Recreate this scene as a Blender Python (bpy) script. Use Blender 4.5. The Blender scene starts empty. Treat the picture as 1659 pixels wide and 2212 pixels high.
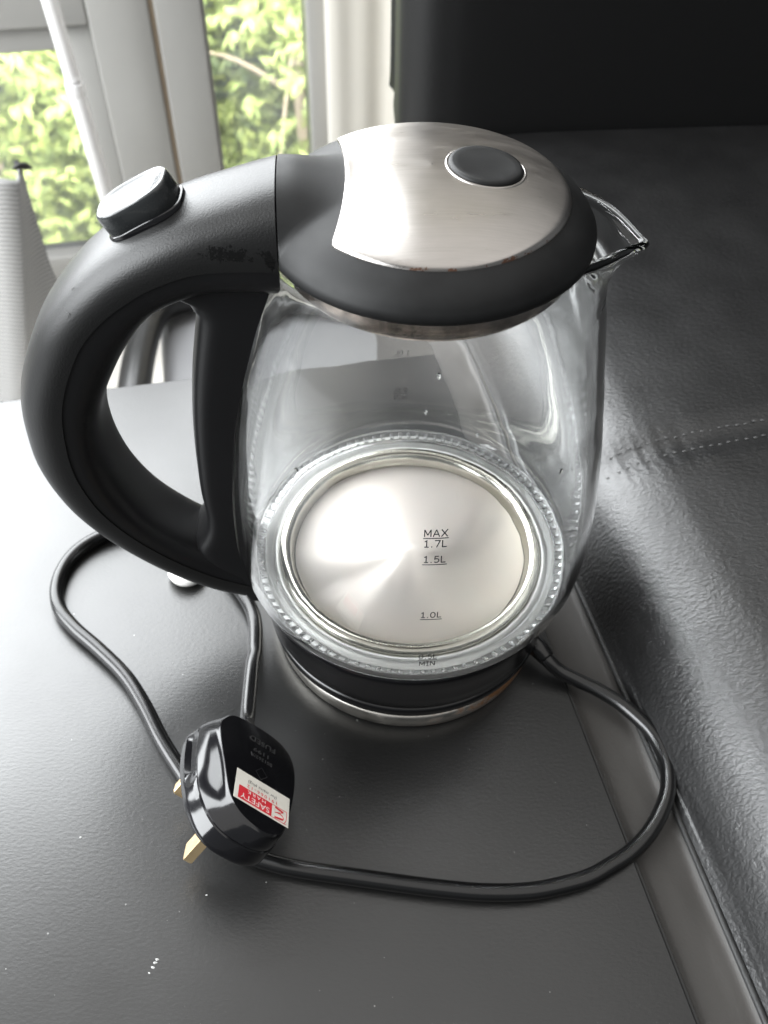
import bpy, math, random
import numpy as np
from mathutils import Vector, Matrix

sc = bpy.context.scene
COL = sc.collection
R = math.radians

# ------------------------------------------------------------------ camera
cam_d = bpy.data.cameras.new('camera'); cam = bpy.data.objects.new('camera', cam_d); COL.objects.link(cam)
c_r = Vector((0.999726, 0.017674, 0.015352)); c_u = Vector((-0.023411, 0.754742, 0.655603)); c_f = Vector((0, 0.655783, -0.754949))
cam.matrix_world = Matrix(((c_r.x, c_u.x, -c_f.x, -0.011528), (c_r.y, c_u.y, -c_f.y, -0.243615), (c_r.z, c_u.z, -c_f.z, 0.352905), (0, 0, 0, 1)))
cam_d.sensor_fit = 'VERTICAL'; cam_d.sensor_height = 36; cam_d.sensor_width = 27
cam_d.lens = 36 * 1916.63 / 2212
cam_d.clip_start = 0.01; cam_d.clip_end = 200
cam_d.dof.use_dof = True; cam_d.dof.focus_distance = 0.295; cam_d.dof.aperture_fstop = 17
sc.camera = cam

# ------------------------------------------------------------------ render, world and lamps
vs = sc.view_settings
vs.view_transform = 'Standard'; vs.look = 'None'; vs.gamma = 1; vs.exposure = 0.0
cy = sc.cycles
cy.max_bounces = 20; cy.transmission_bounces = 16; cy.transparent_max_bounces = 24; cy.glossy_bounces = 8; cy.diffuse_bounces = 5
cy.caustics_refractive = True; cy.caustics_reflective = True; cy.blur_glossy = 0.5
cy.sample_clamp_indirect = 8; cy.use_denoising = True

world = bpy.data.worlds.new('World'); sc.world = world; world.use_nodes = True
bg = world.node_tree.nodes['Background']; bg.inputs[0].default_value = (0.93, 0.97, 1.0, 1); bg.inputs[1].default_value = 0.22

# room frame: origin at the far right corner of the table, X along its far edge, Y away from the camera
ang = R(12.9)
RO = Vector((0.0188, 0.2003, 0)); RX = Vector((math.cos(ang), math.sin(ang), 0)); RY = Vector((-math.sin(ang), math.cos(ang), 0))
def rm(x, y, z=0): return RO + RX * x + RY * y + Vector((0, 0, z))
def aim(o, d):
    o.rotation_euler = Vector(d).to_track_quat('-Z', 'Y').to_euler()
def lamp(name, loc, d, sx, sy, radiance, col):
    l = bpy.data.lights.new(name, 'AREA'); l.shape = 'RECTANGLE'; l.size = sx; l.size_y = sy
    l.energy = radiance * math.pi * sx * sy; l.color = col
    o = bpy.data.objects.new(name, l); COL.objects.link(o); o.location = loc; aim(o, d); return o
lamp('back_window_light', rm(-1.18, 0.74, 0.98), -RY - Vector((0, 0, 0.10)), 1.64, 1.5, 15.0, (0.95, 0.98, 1.0))
lamp('back_window_shaded_light', rm(-0.1645, 0.74, 0.98), -RY - Vector((0, 0, 0.10)), 0.389, 1.5, 11.0, (0.95, 0.98, 1.0))
lamp('side_window_light', rm(-2.0, -0.45, 1.10), RX - Vector((0, 0, 0.25)), 1.7, 1.5, 17.0, (0.95, 0.98, 1.0))
lamp('ceiling_bounce_light', rm(0.2, -0.8, 2.3), (0, 0, -1), 3.6, 3.6, 1.05, (1.0, 0.97, 0.93))
lamp('garden_light', rm(-0.3, 2.2, 1.9), RY - Vector((0, 0, 0.30)), 5.0, 2.6, 88.0, (1.0, 1.0, 0.94))

lamp('hidden_curtain_fill', rm(0.42, 0.853, 0.7), -RY, 0.62, 2.2, 3.4, (0.98, 0.99, 1.0))  # added lamp hidden between curtain and wall to backlight the cloth

# ------------------------------------------------------------------ helpers
def mesh_obj(name, verts, faces, mat=None, parent=None, smooth=True, mats=None, fm=None):
    me = bpy.data.meshes.new(name)
    me.from_pydata([tuple(v) for v in verts], [], [tuple(f) for f in faces]); me.update()
    if mats:
        for m in mats: me.materials.append(m)
        if fm is not None: me.polygons.foreach_set('material_index', fm)
    elif mat: me.materials.append(mat)
    if smooth: me.polygons.foreach_set('use_smooth', [True] * len(me.polygons))
    o = bpy.data.objects.new(name, me); COL.objects.link(o)
    if parent: o.parent = parent
    return o
def fix_normals(o):
    import bmesh
    bm = bmesh.new(); bm.from_mesh(o.data); bmesh.ops.recalc_face_normals(bm, faces=bm.faces); bm.to_mesh(o.data); bm.free()
    return o
def sharp(o, deg=40):
    o.data.set_sharp_from_angle(angle=R(deg)); return o
def thing(name, label, cat, loc=(0, 0, 0), group=None):
    o = bpy.data.objects.new(name, None); COL.objects.link(o); o.location = loc; o.empty_display_size = 0.02
    o['label'] = label; o['category'] = cat
    if group: o['group'] = group
    return o
def tag(o, label, cat, kind=None, group=None):
    o['label'] = label
    if cat: o['category'] = cat
    if kind: o['kind'] = kind
    if group: o['group'] = group
    return o
def catmull(P, n, closed=False):
    P = np.array(P, float); m = len(P); out = []
    seg = m if closed else m - 1
    for t in np.linspace(0, seg, n, endpoint=not closed):
        i = min(int(t), seg - 1); f = t - i
        if closed: p = [P[(i + k) % m] for k in (-1, 0, 1, 2)]
        else:
            p1, p2 = P[i], P[i + 1]
            p0 = P[i - 1] if i > 0 else 2 * p1 - p2
            p3 = P[i + 2] if i + 2 < m else 2 * p2 - p1
            p = [p0, p1, p2, p3]
        out.append(0.5 * (2 * p[1] + (p[2] - p[0]) * f + (2 * p[0] - 5 * p[1] + 4 * p[2] - p[3]) * f * f + (3 * p[1] - p[0] - 3 * p[2] + p[3]) * f ** 3))
    return np.array(out)
def rings(name, rg, mat, parent=None, closed_ring=True, cap=True, loop=False, smooth=True):
    """rg: list of equal-length rings of 3D points, joined into one skin"""
    n, m = len(rg), len(rg[0]); V = [p for r in rg for p in r]; F = []
    for i in range(n if loop else n - 1):
        a, b = i * m, ((i + 1) % n) * m
        for j in range(m if closed_ring else m - 1):
            k = (j + 1) % m
            F.append((a + j, a + k, b + k, b + j))
    if cap and not loop:
        F.append(tuple(range(m))[::-1]); F.append(tuple((n - 1) * m + j for j in range(m)))
    return fix_normals(mesh_obj(name, V, F, mat, parent, smooth))
def lathe(name, prof, mat, parent=None, n=128, loop=False, rfun=None):
    """prof: (r, z) list; loop=True closes the profile into a solid ring"""
    rg = []
    for (r, z) in prof:
        rg.append([((r + (rfun(a, z) if rfun else 0)) * math.cos(a), (r + (rfun(a, z) if rfun else 0)) * math.sin(a), z) for a in np.linspace(0, 2 * math.pi, n, endpoint=False)])
    return rings(name, rg, mat, parent, cap=not loop, loop=loop)
def tube(name, pts, rad, mat, parent=None, n=14, steps=None, up=(0, 0, 1)):
    P = catmull(pts, steps or len(pts) * 8); rg = []
    N = len(P); rad = np.interp(np.linspace(0, 1, N), np.linspace(0, 1, len(rad)), rad) if hasattr(rad, '__len__') else [rad] * N
    for i in range(N):
        t = Vector(P[min(i + 1, N - 1)] - P[max(i - 1, 0)]).normalized()
        s = t.cross(Vector(up))
        if s.length < 1e-4: s = t.cross(Vector((1, 0, 0)))
        s.normalize(); w = s.cross(t)
        rg.append([Vector(P[i]) + (s * math.cos(a) + w * math.sin(a)) * rad[i] for a in np.linspace(0, 2 * math.pi, n, endpoint=False)])
    return rings(name, rg, mat, parent)
def box(name, o, ex, ey, ez, x, y, z, mat, parent=None, bev=0.0, seg=2):
    """axis box given by ranges x, y, z along ex, ey, ez from o"""
    V = [Vector(o) + ex * a + ey * b + ez * c for c in z for b in y for a in x]
    F = [(0, 2, 3, 1), (4, 5, 7, 6), (0, 1, 5, 4), (2, 6, 7, 3), (0, 4, 6, 2), (1, 3, 7, 5)]
    ob = fix_normals(mesh_obj(name, V, F, mat, parent, smooth=False))
    if bev:
        import bmesh
        bm = bmesh.new(); bm.from_mesh(ob.data)
        bmesh.ops.bevel(bm, geom=bm.edges[:], offset=bev, segments=seg, affect='EDGES', profile=0.5); bm.to_mesh(ob.data); bm.free()
        ob.data.polygons.foreach_set('use_smooth', [True] * len(ob.data.polygons)); sharp(ob, 50)
    return ob
def text_geo(s, cap, bold=0.0, depth=0.0, width=None, spacing=1.0):
    """letters as plain verts/faces: x centred, baseline y=0, capital height cap"""
    cu = bpy.data.curves.new('t', 'FONT'); cu.body = s; cu.size = 1; cu.resolution_u = 3; cu.offset = bold; cu.space_character = spacing
    if depth: cu.extrude = depth
    ob = bpy.data.objects.new('t', cu); COL.objects.link(ob)
    dg = bpy.context.evaluated_depsgraph_get()
    me = bpy.data.meshes.new_from_object(ob.evaluated_get(dg))
    V = np.array([v.co for v in me.vertices]); F = [tuple(p.vertices) for p in me.polygons]
    bpy.data.objects.remove(ob); bpy.data.curves.remove(cu); bpy.data.meshes.remove(me)
    k = cap / 0.69
    V[:, 0] -= (V[:, 0].min() + V[:, 0].max()) / 2
    kx = width / (V[:, 0].max() - V[:, 0].min()) if width else k
    V[:, 0] *= kx; V[:, 1] *= k; V[:, 2] *= k
    return V, F
def smoothstep(a, b, x):
    t = min(1, max(0, (x - a) / (b - a))); return t * t * (3 - 2 * t)

# ------------------------------------------------------------------ materials
def mat(name, base=(0.5, 0.5, 0.5), rough=0.5, metal=0.0, spec=0.5, trans=0.0, ior=1.5, coat=0.0, aniso=0.0, sheen=0.0):
    m = bpy.data.materials.new(name); m.use_nodes = True
    b = m.node_tree.nodes['Principled BSDF']; i = b.inputs
    i['Base Color'].default_value = (*base, 1); i['Roughness'].default_value = rough; i['Metallic'].default_value = metal
    i['Specular IOR Level'].default_value = spec; i['Transmission Weight'].default_value = trans; i['IOR'].default_value = ior
    i['Coat Weight'].default_value = coat; i['Anisotropic'].default_value = aniso; i['Sheen Weight'].default_value = sheen
    return m
def N(m, t, **kw):
    n = m.node_tree.nodes.new(t)
    for k, v in kw.items(): setattr(n, k, v)
    return n
def L(m, a, b): m.node_tree.links.new(a, b)
def P(m): return m.node_tree.nodes['Principled BSDF']
def noise(m, scale, detail=3, rough=0.5, vec=None, stretch=None, coord='Object'):
    n = N(m, 'ShaderNodeTexNoise'); n.inputs['Scale'].default_value = scale; n.inputs['Detail'].default_value = detail; n.inputs['Roughness'].default_value = rough
    tc = N(m, 'ShaderNodeTexCoord'); src = tc.outputs[coord]
    if stretch:
        mp = N(m, 'ShaderNodeMapping'); mp.inputs['Scale'].default_value = stretch; L(m, src, mp.inputs[0]); src = mp.outputs[0]
    L(m, src, n.inputs['Vector']); return n
def ramp(m, src, stops):
    r = N(m, 'ShaderNodeValToRGB'); e = r.color_ramp.elements
    while len(e) < len(stops): e.new(0.5)
    for k, (p, c) in enumerate(stops):
        e[k].position = p; e[k].color = (*c, 1) if hasattr(c, '__len__') else (c, c, c, 1)
    L(m, src, r.inputs[0]); return r
def bump(m, src, strength, dist, prev=None):
    b = N(m, 'ShaderNodeBump'); b.inputs['Strength'].default_value = strength; b.inputs['Distance'].default_value = dist
    L(m, src, b.inputs['Height'])
    if prev: L(m, prev.outputs[0], b.inputs['Normal'])
    L(m, b.outputs[0], P(m).inputs['Normal']); return b
def math_(m, op, a, b=None, clamp=False):
    n = N(m, 'ShaderNodeMath', operation=op); n.use_clamp = clamp
    for k, v in enumerate((a, b)):
        if v is None: continue
        if isinstance(v, (int, float)): n.inputs[k].default_value = v
        else: L(m, v, n.inputs[k])
    return n.outputs[0]
def mixc(m, f, a, b):
    n = N(m, 'ShaderNodeMix', data_type='RGBA')
    if isinstance(f, (int, float)): n.inputs[0].default_value = f
    else: L(m, f, n.inputs[0])
    for k, v in ((6, a), (7, b)):
        if isinstance(v, tuple): n.inputs[k].default_value = (*v, 1)
        else: L(m, v, n.inputs[k])
    return n.outputs[2]

# handle plastic: fine grain, with dark glossy scuffs near the lid
M_grip = mat('grip_plastic', (0.006, 0.006, 0.006), 0.40, spec=0.36)
bump(M_grip, noise(M_grip, 1700, 2).outputs[0], 0.35, 0.0002)
_s = noise(M_grip, 420, 5, 0.75)
_tc = N(M_grip, 'ShaderNodeTexCoord'); _sx = N(M_grip, 'ShaderNodeSeparateXYZ'); L(M_grip, _tc.outputs['Object'], _sx.inputs[0])
_dx = math_(M_grip, 'MULTIPLY', math_(M_grip, 'ADD', _sx.outputs[0], 0.0585), 90.0)
_dz = math_(M_grip, 'MULTIPLY', math_(M_grip, 'SUBTRACT', _sx.outputs[2], 0.2095), 330.0)
_d = math_(M_grip, 'ADD', math_(M_grip, 'POWER', math_(M_grip, 'ABSOLUTE', _dx), 2.0), math_(M_grip, 'POWER', math_(M_grip, 'ABSOLUTE', _dz), 2.0))
_near = math_(M_grip, 'SUBTRACT', 1.0, _d, True)
_dx2 = math_(M_grip, 'MULTIPLY', math_(M_grip, 'ADD', _sx.outputs[0], 0.0474), 520.0)
_dz2 = math_(M_grip, 'MULTIPLY', math_(M_grip, 'SUBTRACT', _sx.outputs[2], 0.2075), 210.0)
_d2 = math_(M_grip, 'ADD', math_(M_grip, 'POWER', math_(M_grip, 'ABSOLUTE', _dx2), 2.0), math_(M_grip, 'POWER', math_(M_grip, 'ABSOLUTE', _dz2), 2.0))
_near = math_(M_grip, 'MAXIMUM', _near, math_(M_grip, 'MULTIPLY', math_(M_grip, 'SUBTRACT', 1.0, _d2, True), 1.6))
_front = math_(M_grip, 'LESS_THAN', _sx.outputs[1], 0.0)
_k = math_(M_grip, 'GREATER_THAN', math_(M_grip, 'ADD', _s.outputs[0], math_(M_grip, 'MULTIPLY', _near, 0.17)), 0.61)
_k = math_(M_grip, 'MULTIPLY', math_(M_grip, 'MULTIPLY', _k, _front), math_(M_grip, 'GREATER_THAN', _near, 0.02))
L(M_grip, mixc(M_grip, _k, (0.006, 0.006, 0.006), (0.002, 0.002, 0.002)), P(M_grip).inputs['Base Color'])
L(M_grip, math_(M_grip, 'SUBTRACT', 0.40, math_(M_grip, 'MULTIPLY', _k, 0.13)), P(M_grip).inputs['Roughness'])

M_liner = mat('liner_plastic', (0.004, 0.004, 0.0045), 0.42, spec=0.4)
bump(M_liner, noise(M_liner, 2200, 2).outputs[0], 0.15, 0.0001)
M_lid = mat('lid_plastic', (0.008, 0.008, 0.008), 0.48, spec=0.26)
_n = noise(M_lid, 60, 5, 0.65)
L(M_lid, ramp(M_lid, _n.outputs[0], [(0.3, (0.004, 0.004, 0.0042)), (0.75, (0.009, 0.0093, 0.0095))]).outputs[0], P(M_lid).inputs['Base Color'])
L(M_lid, ramp(M_lid, _n.outputs[0], [(0.3, 0.44), (0.7, 0.58)]).outputs[0], P(M_lid).inputs['Roughness'])
bump(M_lid, noise(M_lid, 1500, 2).outputs[0], 0.15, 0.0001)
M_gloss = mat('gloss_black_plastic', (0.006, 0.006, 0.007), 0.12)
_n = noise(M_gloss, 40, 5, 0.7)
L(M_gloss, ramp(M_gloss, _n.outputs[0], [(0.35, 0.09), (0.7, 0.19)]).outputs[0], P(M_gloss).inputs['Roughness'])
M_raised = mat('raised_glint_plastic', (0.03, 0.03, 0.031), 0.3)  # grey paler than the plug, paints glints onto the raised lettering
M_switch = mat('switch_plastic', (0.02, 0.022, 0.023), 0.16, coat=0.2)
_n = noise(M_switch, 220, 4, 0.7)
L(M_switch, ramp(M_switch, _n.outputs[0], [(0.4, 0.22), (0.7, 0.42)]).outputs[0], P(M_switch).inputs['Roughness'])
M_collar = mat('base_black_plastic', (0.003, 0.003, 0.0035), 0.22)

# brushed lid plate with rust along its rim
M_plate = mat('brushed_steel', (0.60, 0.57, 0.545), 0.3, metal=1.0, aniso=0.85)
_cv = N(M_plate, 'ShaderNodeCombineXYZ'); _cv.inputs[1].default_value = 1.0; L(M_plate, _cv.outputs[0], P(M_plate).inputs['Tangent'])
_b = noise(M_plate, 1.0, 4, 0.6, stretch=(60, 2600, 600))
bump(M_plate, _b.outputs[0], 0.08, 0.00015)
_big = noise(M_plate, 90, 4, 0.65, stretch=(0.5, 1.6, 1))
L(M_plate, math_(M_plate, 'ADD', ramp(M_plate, _big.outputs[0], [(0.3, 0.24), (0.75, 0.33)]).outputs[0], math_(M_plate, 'MULTIPLY', _b.outputs[0], 0.06)), P(M_plate).inputs['Roughness'])
_tc = N(M_plate, 'ShaderNodeTexCoord'); _sp = N(M_plate, 'ShaderNodeSeparateXYZ'); L(M_plate, _tc.outputs['Object'], _sp.inputs[0])
_r = math_(M_plate, 'SQRT', math_(M_plate, 'ADD', math_(M_plate, 'POWER', math_(M_plate, 'ABSOLUTE', _sp.outputs[0]), 2.0), math_(M_plate, 'POWER', math_(M_plate, 'ABSOLUTE', _sp.outputs[1]), 2.0)))
_edge = N(M_plate, 'ShaderNodeMapRange'); L(M_plate, _r, _edge.inputs[0]); _edge.inputs[1].default_value = 0.0378; _edge.inputs[2].default_value = 0.0412
_rn = noise(M_plate, 190, 6, 0.8)
_rust = math_(M_plate, 'GREATER_THAN', math_(M_plate, 'MULTIPLY', _edge.outputs[0], _rn.outputs[0]), 0.555)
_side = math_(M_plate, 'GREATER_THAN', math_(M_plate, 'SUBTRACT', _sp.outputs[0], math_(M_plate, 'MULTIPLY', _sp.outputs[1], 0.55)), -0.004)
_rust = math_(M_plate, 'MULTIPLY', _rust, _side)
_rc = mixc(M_plate, _rust, ramp(M_plate, math_(M_plate, 'ADD', math_(M_plate, 'MULTIPLY', _big.outputs[0], 0.45), math_(M_plate, 'MULTIPLY', _b.outputs[0], 0.55)), [(0.3, (0.40, 0.38, 0.36)), (0.7, (0.51, 0.485, 0.465))]).outputs[0], (0.085, 0.042, 0.026))
L(M_plate, _rc, P(M_plate).inputs['Base Color'])
L(M_plate, math_(M_plate, 'SUBTRACT', 1.0, _rust), P(M_plate).inputs['Metallic'])

# turned heating plate
M_disc = mat('turned_steel', (0.74, 0.70, 0.66), 0.5, metal=0.3, aniso=0.8)
_tg = N(M_disc, 'ShaderNodeTangent', direction_type='RADIAL', axis='Z'); L(M_disc, _tg.outputs[0], P(M_disc).inputs['Tangent']); P(M_disc).inputs['Anisotropic Rotation'].default_value = 0.25
_tc = N(M_disc, 'ShaderNodeTexCoord'); _sp = N(M_disc, 'ShaderNodeSeparateXYZ'); L(M_disc, _tc.outputs['Object'], _sp.inputs[0])
_r = math_(M_disc, 'SQRT', math_(M_disc, 'ADD', math_(M_disc, 'POWER', math_(M_disc, 'ABSOLUTE', _sp.outputs[0]), 2.0), math_(M_disc, 'POWER', math_(M_disc, 'ABSOLUTE', _sp.outputs[1]), 2.0)))
_rnz = N(M_disc, 'ShaderNodeTexNoise', noise_dimensions='1D'); _rnz.inputs['Scale'].default_value = 3500; _rnz.inputs['Detail'].default_value = 2; L(M_disc, _r, _rnz.inputs['W'])
_b1 = bump(M_disc, _rnz.outputs[0], 0.05, 0.0002)
_sc = noise(M_disc, 420, 4, 0.7)
bump(M_disc, _sc.outputs[0], 0.06, 0.00015, _b1)
_cl = noise(M_disc, 45, 4, 0.6)
L(M_disc, ramp(M_disc, _cl.outputs[0], [(0.3, (0.94, 0.855, 0.80)), (0.7, (0.92, 0.865, 0.815))]).outputs[0], P(M_disc).inputs['Base Color'])
L(M_disc, ramp(M_disc, _sc.outputs[0], [(0.35, 0.42), (0.7, 0.54)]).outputs[0], P(M_disc).inputs['Roughness'])

M_rim = mat('rim_steel', (0.52, 0.51, 0.46), 0.2, metal=1.0)
bump(M_rim, noise(M_rim, 60, 3).outputs[0], 0.08, 0.0005)
M_reflector = mat('gasket_reflector_steel', (0.82, 0.82, 0.80), 0.4, metal=0.4)
# base band with rust
M_band = mat('worn_steel_band', (0.55, 0.53, 0.50), 0.3, metal=1.0)
_n = noise(M_band, 70, 5, 0.7)
_tc = N(M_band, 'ShaderNodeTexCoord'); _sp = N(M_band, 'ShaderNodeSeparateXYZ'); L(M_band, _tc.outputs['Object'], _sp.inputs[0])
_k = N(M_band, 'ShaderNodeMapRange'); L(M_band, _sp.outputs[0], _k.inputs[0]); _k.inputs[1].default_value = -0.03; _k.inputs[2].default_value = 0.055; _k.inputs[3].default_value = -0.22; _k.inputs[4].default_value = 0.2
_f = ramp(M_band, math_(M_band, 'ADD', _n.outputs[0], _k.outputs[0]), [(0.50, 0.0), (0.64, 1.0)])
L(M_band, mixc(M_band, _f.outputs[0], (0.55, 0.53, 0.49), (0.24, 0.12, 0.055)), P(M_band).inputs['Base Color'])
L(M_band, math_(M_band, 'SUBTRACT', 1.0, math_(M_band, 'MULTIPLY', _f.outputs[0], 0.8)), P(M_band).inputs['Metallic'])
L(M_band, ramp(M_band, _n.outputs[0], [(0.3, 0.24), (0.7, 0.5)]).outputs[0], P(M_band).inputs['Roughness'])

# glass
M_glass = mat('kettle_glass', (0.985, 0.992, 0.99), 0.0, trans=1.0, ior=1.47)
bump(M_glass, noise(M_glass, 38, 3, 0.5, stretch=(1, 1, 0.35)).outputs[0], 0.09, 0.0012)
_gn = noise(M_glass, 26, 5, 0.65, stretch=(1, 1, 0.5)); L(M_glass, ramp(M_glass, _gn.outputs[0], [(0.55, 0.0), (0.80, 0.09)]).outputs[0], P(M_glass).inputs['Roughness'])
M_gasket = mat('clear_gasket', (0.95, 0.955, 0.96), 0.07, trans=0.92, ior=1.42)
M_water = mat('water', (1, 1, 1), 0.0, trans=1.0, ior=1.33)
M_mark = mat('printed_ink', (0.006, 0.006, 0.008), 0.5)
M_skirt = mat('lid_skirt_steel', (0.20, 0.165, 0.14), 0.25, metal=1.0)
L(M_skirt, ramp(M_skirt, noise(M_skirt, 90, 4, 0.7).outputs[0], [(0.35, (0.10, 0.085, 0.075)), (0.7, (0.50, 0.42, 0.36))]).outputs[0], P(M_skirt).inputs['Base Color'])

# table top: black laminate with fine orange-peel and specks of dust
M_table = mat('black_laminate', (0.008, 0.008, 0.008), 0.40, ior=1.75)
_b1 = bump(M_table, noise(M_table, 900, 2, 0.5, stretch=(0.55, 1.0, 1)).outputs[0], 0.26, 0.00022)
_n = noise(M_table, 14, 5, 0.6)
L(M_table, ramp(M_table, _n.outputs[0], [(0.3, 0.31), (0.7, 0.38)]).outputs[0], P(M_table).inputs['Roughness'])
_v = N(M_table, 'ShaderNodeTexVoronoi'); _v.inputs['Scale'].default_value = 190
_tc = N(M_table, 'ShaderNodeTexCoord'); L(M_table, _tc.outputs['Object'], _v.inputs['Vector'])
_sp2 = N(M_table, 'ShaderNodeSeparateColor'); L(M_table, _v.outputs['Color'], _sp2.inputs[0])
_dm = math_(M_table, 'MULTIPLY', math_(M_table, 'LESS_THAN', _v.outputs['Distance'], math_(M_table, 'MULTIPLY', _sp2.outputs[1], 0.075)), math_(M_table, 'GREATER_THAN', _sp2.outputs[0], 0.80))
L(M_table, mixc(M_table, _dm, ramp(M_table, noise(M_table, 9, 4, 0.6).outputs[0], [(0.3, (0.004, 0.004, 0.004)), (0.7, (0.006, 0.006, 0.0059))]).outputs[0], (0.16, 0.16, 0.155)), P(M_table).inputs['Base Color'])
M_edge = mat('edge_banding', (0.012, 0.012, 0.012), 0.4)

# leather
M_leather = mat('black_leather', (0.006, 0.006, 0.0062), 0.38, ior=1.65)
_vw = noise(M_leather, 480, 3, 0.55, stretch=(0.8, 1.4, 1.0))
_v = N(M_leather, 'ShaderNodeTexVoronoi', feature='DISTANCE_TO_EDGE'); _v.inputs['Scale'].default_value = 820
_tc = N(M_leather, 'ShaderNodeTexCoord')
_mx = N(M_leather, 'ShaderNodeVectorMath', operation='MULTIPLY_ADD'); L(M_leather, _vw.outputs['Color'], _mx.inputs[0]); _mx.inputs[1].default_value = (0.004, 0.004, 0.004); L(M_leather, _tc.outputs['Object'], _mx.inputs[2])
L(M_leather, _mx.outputs[0], _v.inputs['Vector'])
_b1 = bump(M_leather, ramp(M_leather, _v.outputs['Distance'], [(0.0, 0.0), (0.25, 1.0)]).outputs[0], 0.12, 0.0002)
bump(M_leather, _vw.outputs[0], 0.5, 0.0007, _b1)
L(M_leather, ramp(M_leather, noise(M_leather, 30, 4).outputs[0], [(0.3, 0.36), (0.7, 0.46)]).outputs[0], P(M_leather).inputs['Roughness'])
M_back = mat('backrest_leather', (0.0035, 0.0035, 0.0036), 0.45, spec=0.25)
bump(M_back, noise(M_back, 480, 3).outputs[0], 0.3, 0.0004)
M_piping = mat('piping_leather', (0.012, 0.012, 0.012), 0.6)
bump(M_piping, noise(M_piping, 600, 3).outputs[0], 0.6, 0.0006)
M_ledge = mat('sofa_border_cloth', (0.030, 0.0275, 0.025), 0.58)
bump(M_ledge, noise(M_ledge, 900, 3).outputs[0], 0.25, 0.0003)
M_thread = mat('grey_thread', (0.075, 0.075, 0.075), 0.6)

# setting
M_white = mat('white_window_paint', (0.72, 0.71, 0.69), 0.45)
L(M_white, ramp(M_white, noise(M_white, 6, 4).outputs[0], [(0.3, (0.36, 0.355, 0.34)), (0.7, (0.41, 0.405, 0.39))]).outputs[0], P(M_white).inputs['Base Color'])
M_seal = mat('tan_seal', (0.42, 0.33, 0.24), 0.6)
M_wall = mat('wall_paint', (0.74, 0.73, 0.70), 0.8)
M_curtain = mat('curtain_cloth', (0.76, 0.74, 0.69), 0.9, sheen=0.2)
bump(M_curtain, noise(M_curtain, 500, 2).outputs[0], 0.2, 0.0005)
_t = N(M_curtain, 'ShaderNodeBsdfTranslucent'); _t.inputs[0].default_value = (0.74, 0.72, 0.67, 1); _x = N(M_curtain, 'ShaderNodeMixShader'); _x.inputs[0].default_value = 0.35
L(M_curtain, P(M_curtain).outputs[0], _x.inputs[1]); L(M_curtain, _t.outputs[0], _x.inputs[2]); L(M_curtain, _x.outputs[0], M_curtain.node_tree.nodes['Material Output'].inputs[0])
M_pole = mat('white_pole_enamel', (0.80, 0.79, 0.78), 0.35)
M_mesh = mat('grey_ribbed_fabric', (0.30, 0.30, 0.295), 0.8)
_w = N(M_mesh, 'ShaderNodeTexWave', bands_direction='Z'); _w.inputs['Scale'].default_value = 62; _w.inputs['Distortion'].default_value = 0.6; _w.inputs['Detail'].default_value = 1
_tc = N(M_mesh, 'ShaderNodeTexCoord'); L(M_mesh, _tc.outputs['Object'], _w.inputs['Vector'])
bump(M_mesh, _w.outputs['Fac'], 0.6, 0.0015)
L(M_mesh, ramp(M_mesh, _w.outputs['Fac'], [(0.2, (0.25, 0.25, 0.245)), (0.8, (0.40, 0.395, 0.39))]).outputs[0], P(M_mesh).inputs['Base Color'])
M_black = mat('black_plastic', (0.008, 0.008, 0.008), 0.4)
M_chair = mat('chair_black_leather', (0.012, 0.012, 0.012), 0.3)
M_seat = mat('seat_reflection_grey', (0.16, 0.16, 0.165), 0.35)  # grey base paints the window's reflection on a black leather seat
M_cream = mat('cream_wood', (0.62, 0.52, 0.38), 0.5)
M_floor = mat('pale_floor_tile', (0.62, 0.60, 0.56), 0.3)
M_brass = mat('brass_pin', (0.62, 0.47, 0.27), 0.36, metal=0.85)
L(M_brass, ramp(M_brass, noise(M_brass, 260, 4, 0.7).outputs[0], [(0.3, 0.3), (0.7, 0.5)]).outputs[0], P(M_brass).inputs['Roughness'])
M_sticker = mat('sticker_paper', (0.70, 0.67, 0.60), 0.55)
L(M_sticker, ramp(M_sticker, noise(M_sticker, 160, 5, 0.75).outputs[0], [(0.3, (0.74, 0.71, 0.64)), (0.62, (0.68, 0.65, 0.58)), (0.8, (0.5, 0.47, 0.41))]).outputs[0], P(M_sticker).inputs['Base Color'])
M_red = mat('red_print', (0.62, 0.022, 0.035), 0.5)
M_whiteink = mat('white_print', (0.78, 0.75, 0.70), 0.5)
M_cap = mat('white_glazed', (0.80, 0.79, 0.76), 0.12)
M_cord = mat('cord_rubber', (0.004, 0.004, 0.0042), 0.24)
bump(M_cord, noise(M_cord, 300, 2).outputs[0], 0.08, 0.0003)
M_pane = bpy.data.materials.new('hazed_window_glass'); M_pane.use_nodes = True
_nt = M_pane.node_tree; _nt.nodes.clear()
_o = _nt.nodes.new('ShaderNodeOutputMaterial'); _t = _nt.nodes.new('ShaderNodeBsdfTransparent'); _g = _nt.nodes.new('ShaderNodeBsdfGlossy'); _df = _nt.nodes.new('ShaderNodeBsdfDiffuse')
_g.inputs['Roughness'].default_value = 0.02; _df.inputs['Color'].default_value = (0.8, 0.82, 0.82, 1)
_fr = _nt.nodes.new('ShaderNodeFresnel'); _fr.inputs[0].default_value = 1.4
_m1 = _nt.nodes.new('ShaderNodeMixShader'); _m2 = _nt.nodes.new('ShaderNodeMixShader')
_nt.links.new(_fr.outputs[0], _m1.inputs[0]); _nt.links.new(_t.outputs[0], _m1.inputs[1]); _nt.links.new(_g.outputs[0], _m1.inputs[2])
_nz = _nt.nodes.new('ShaderNodeTexNoise'); _nz.inputs['Scale'].default_value = 7; _nz.inputs['Detail'].default_value = 4
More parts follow.
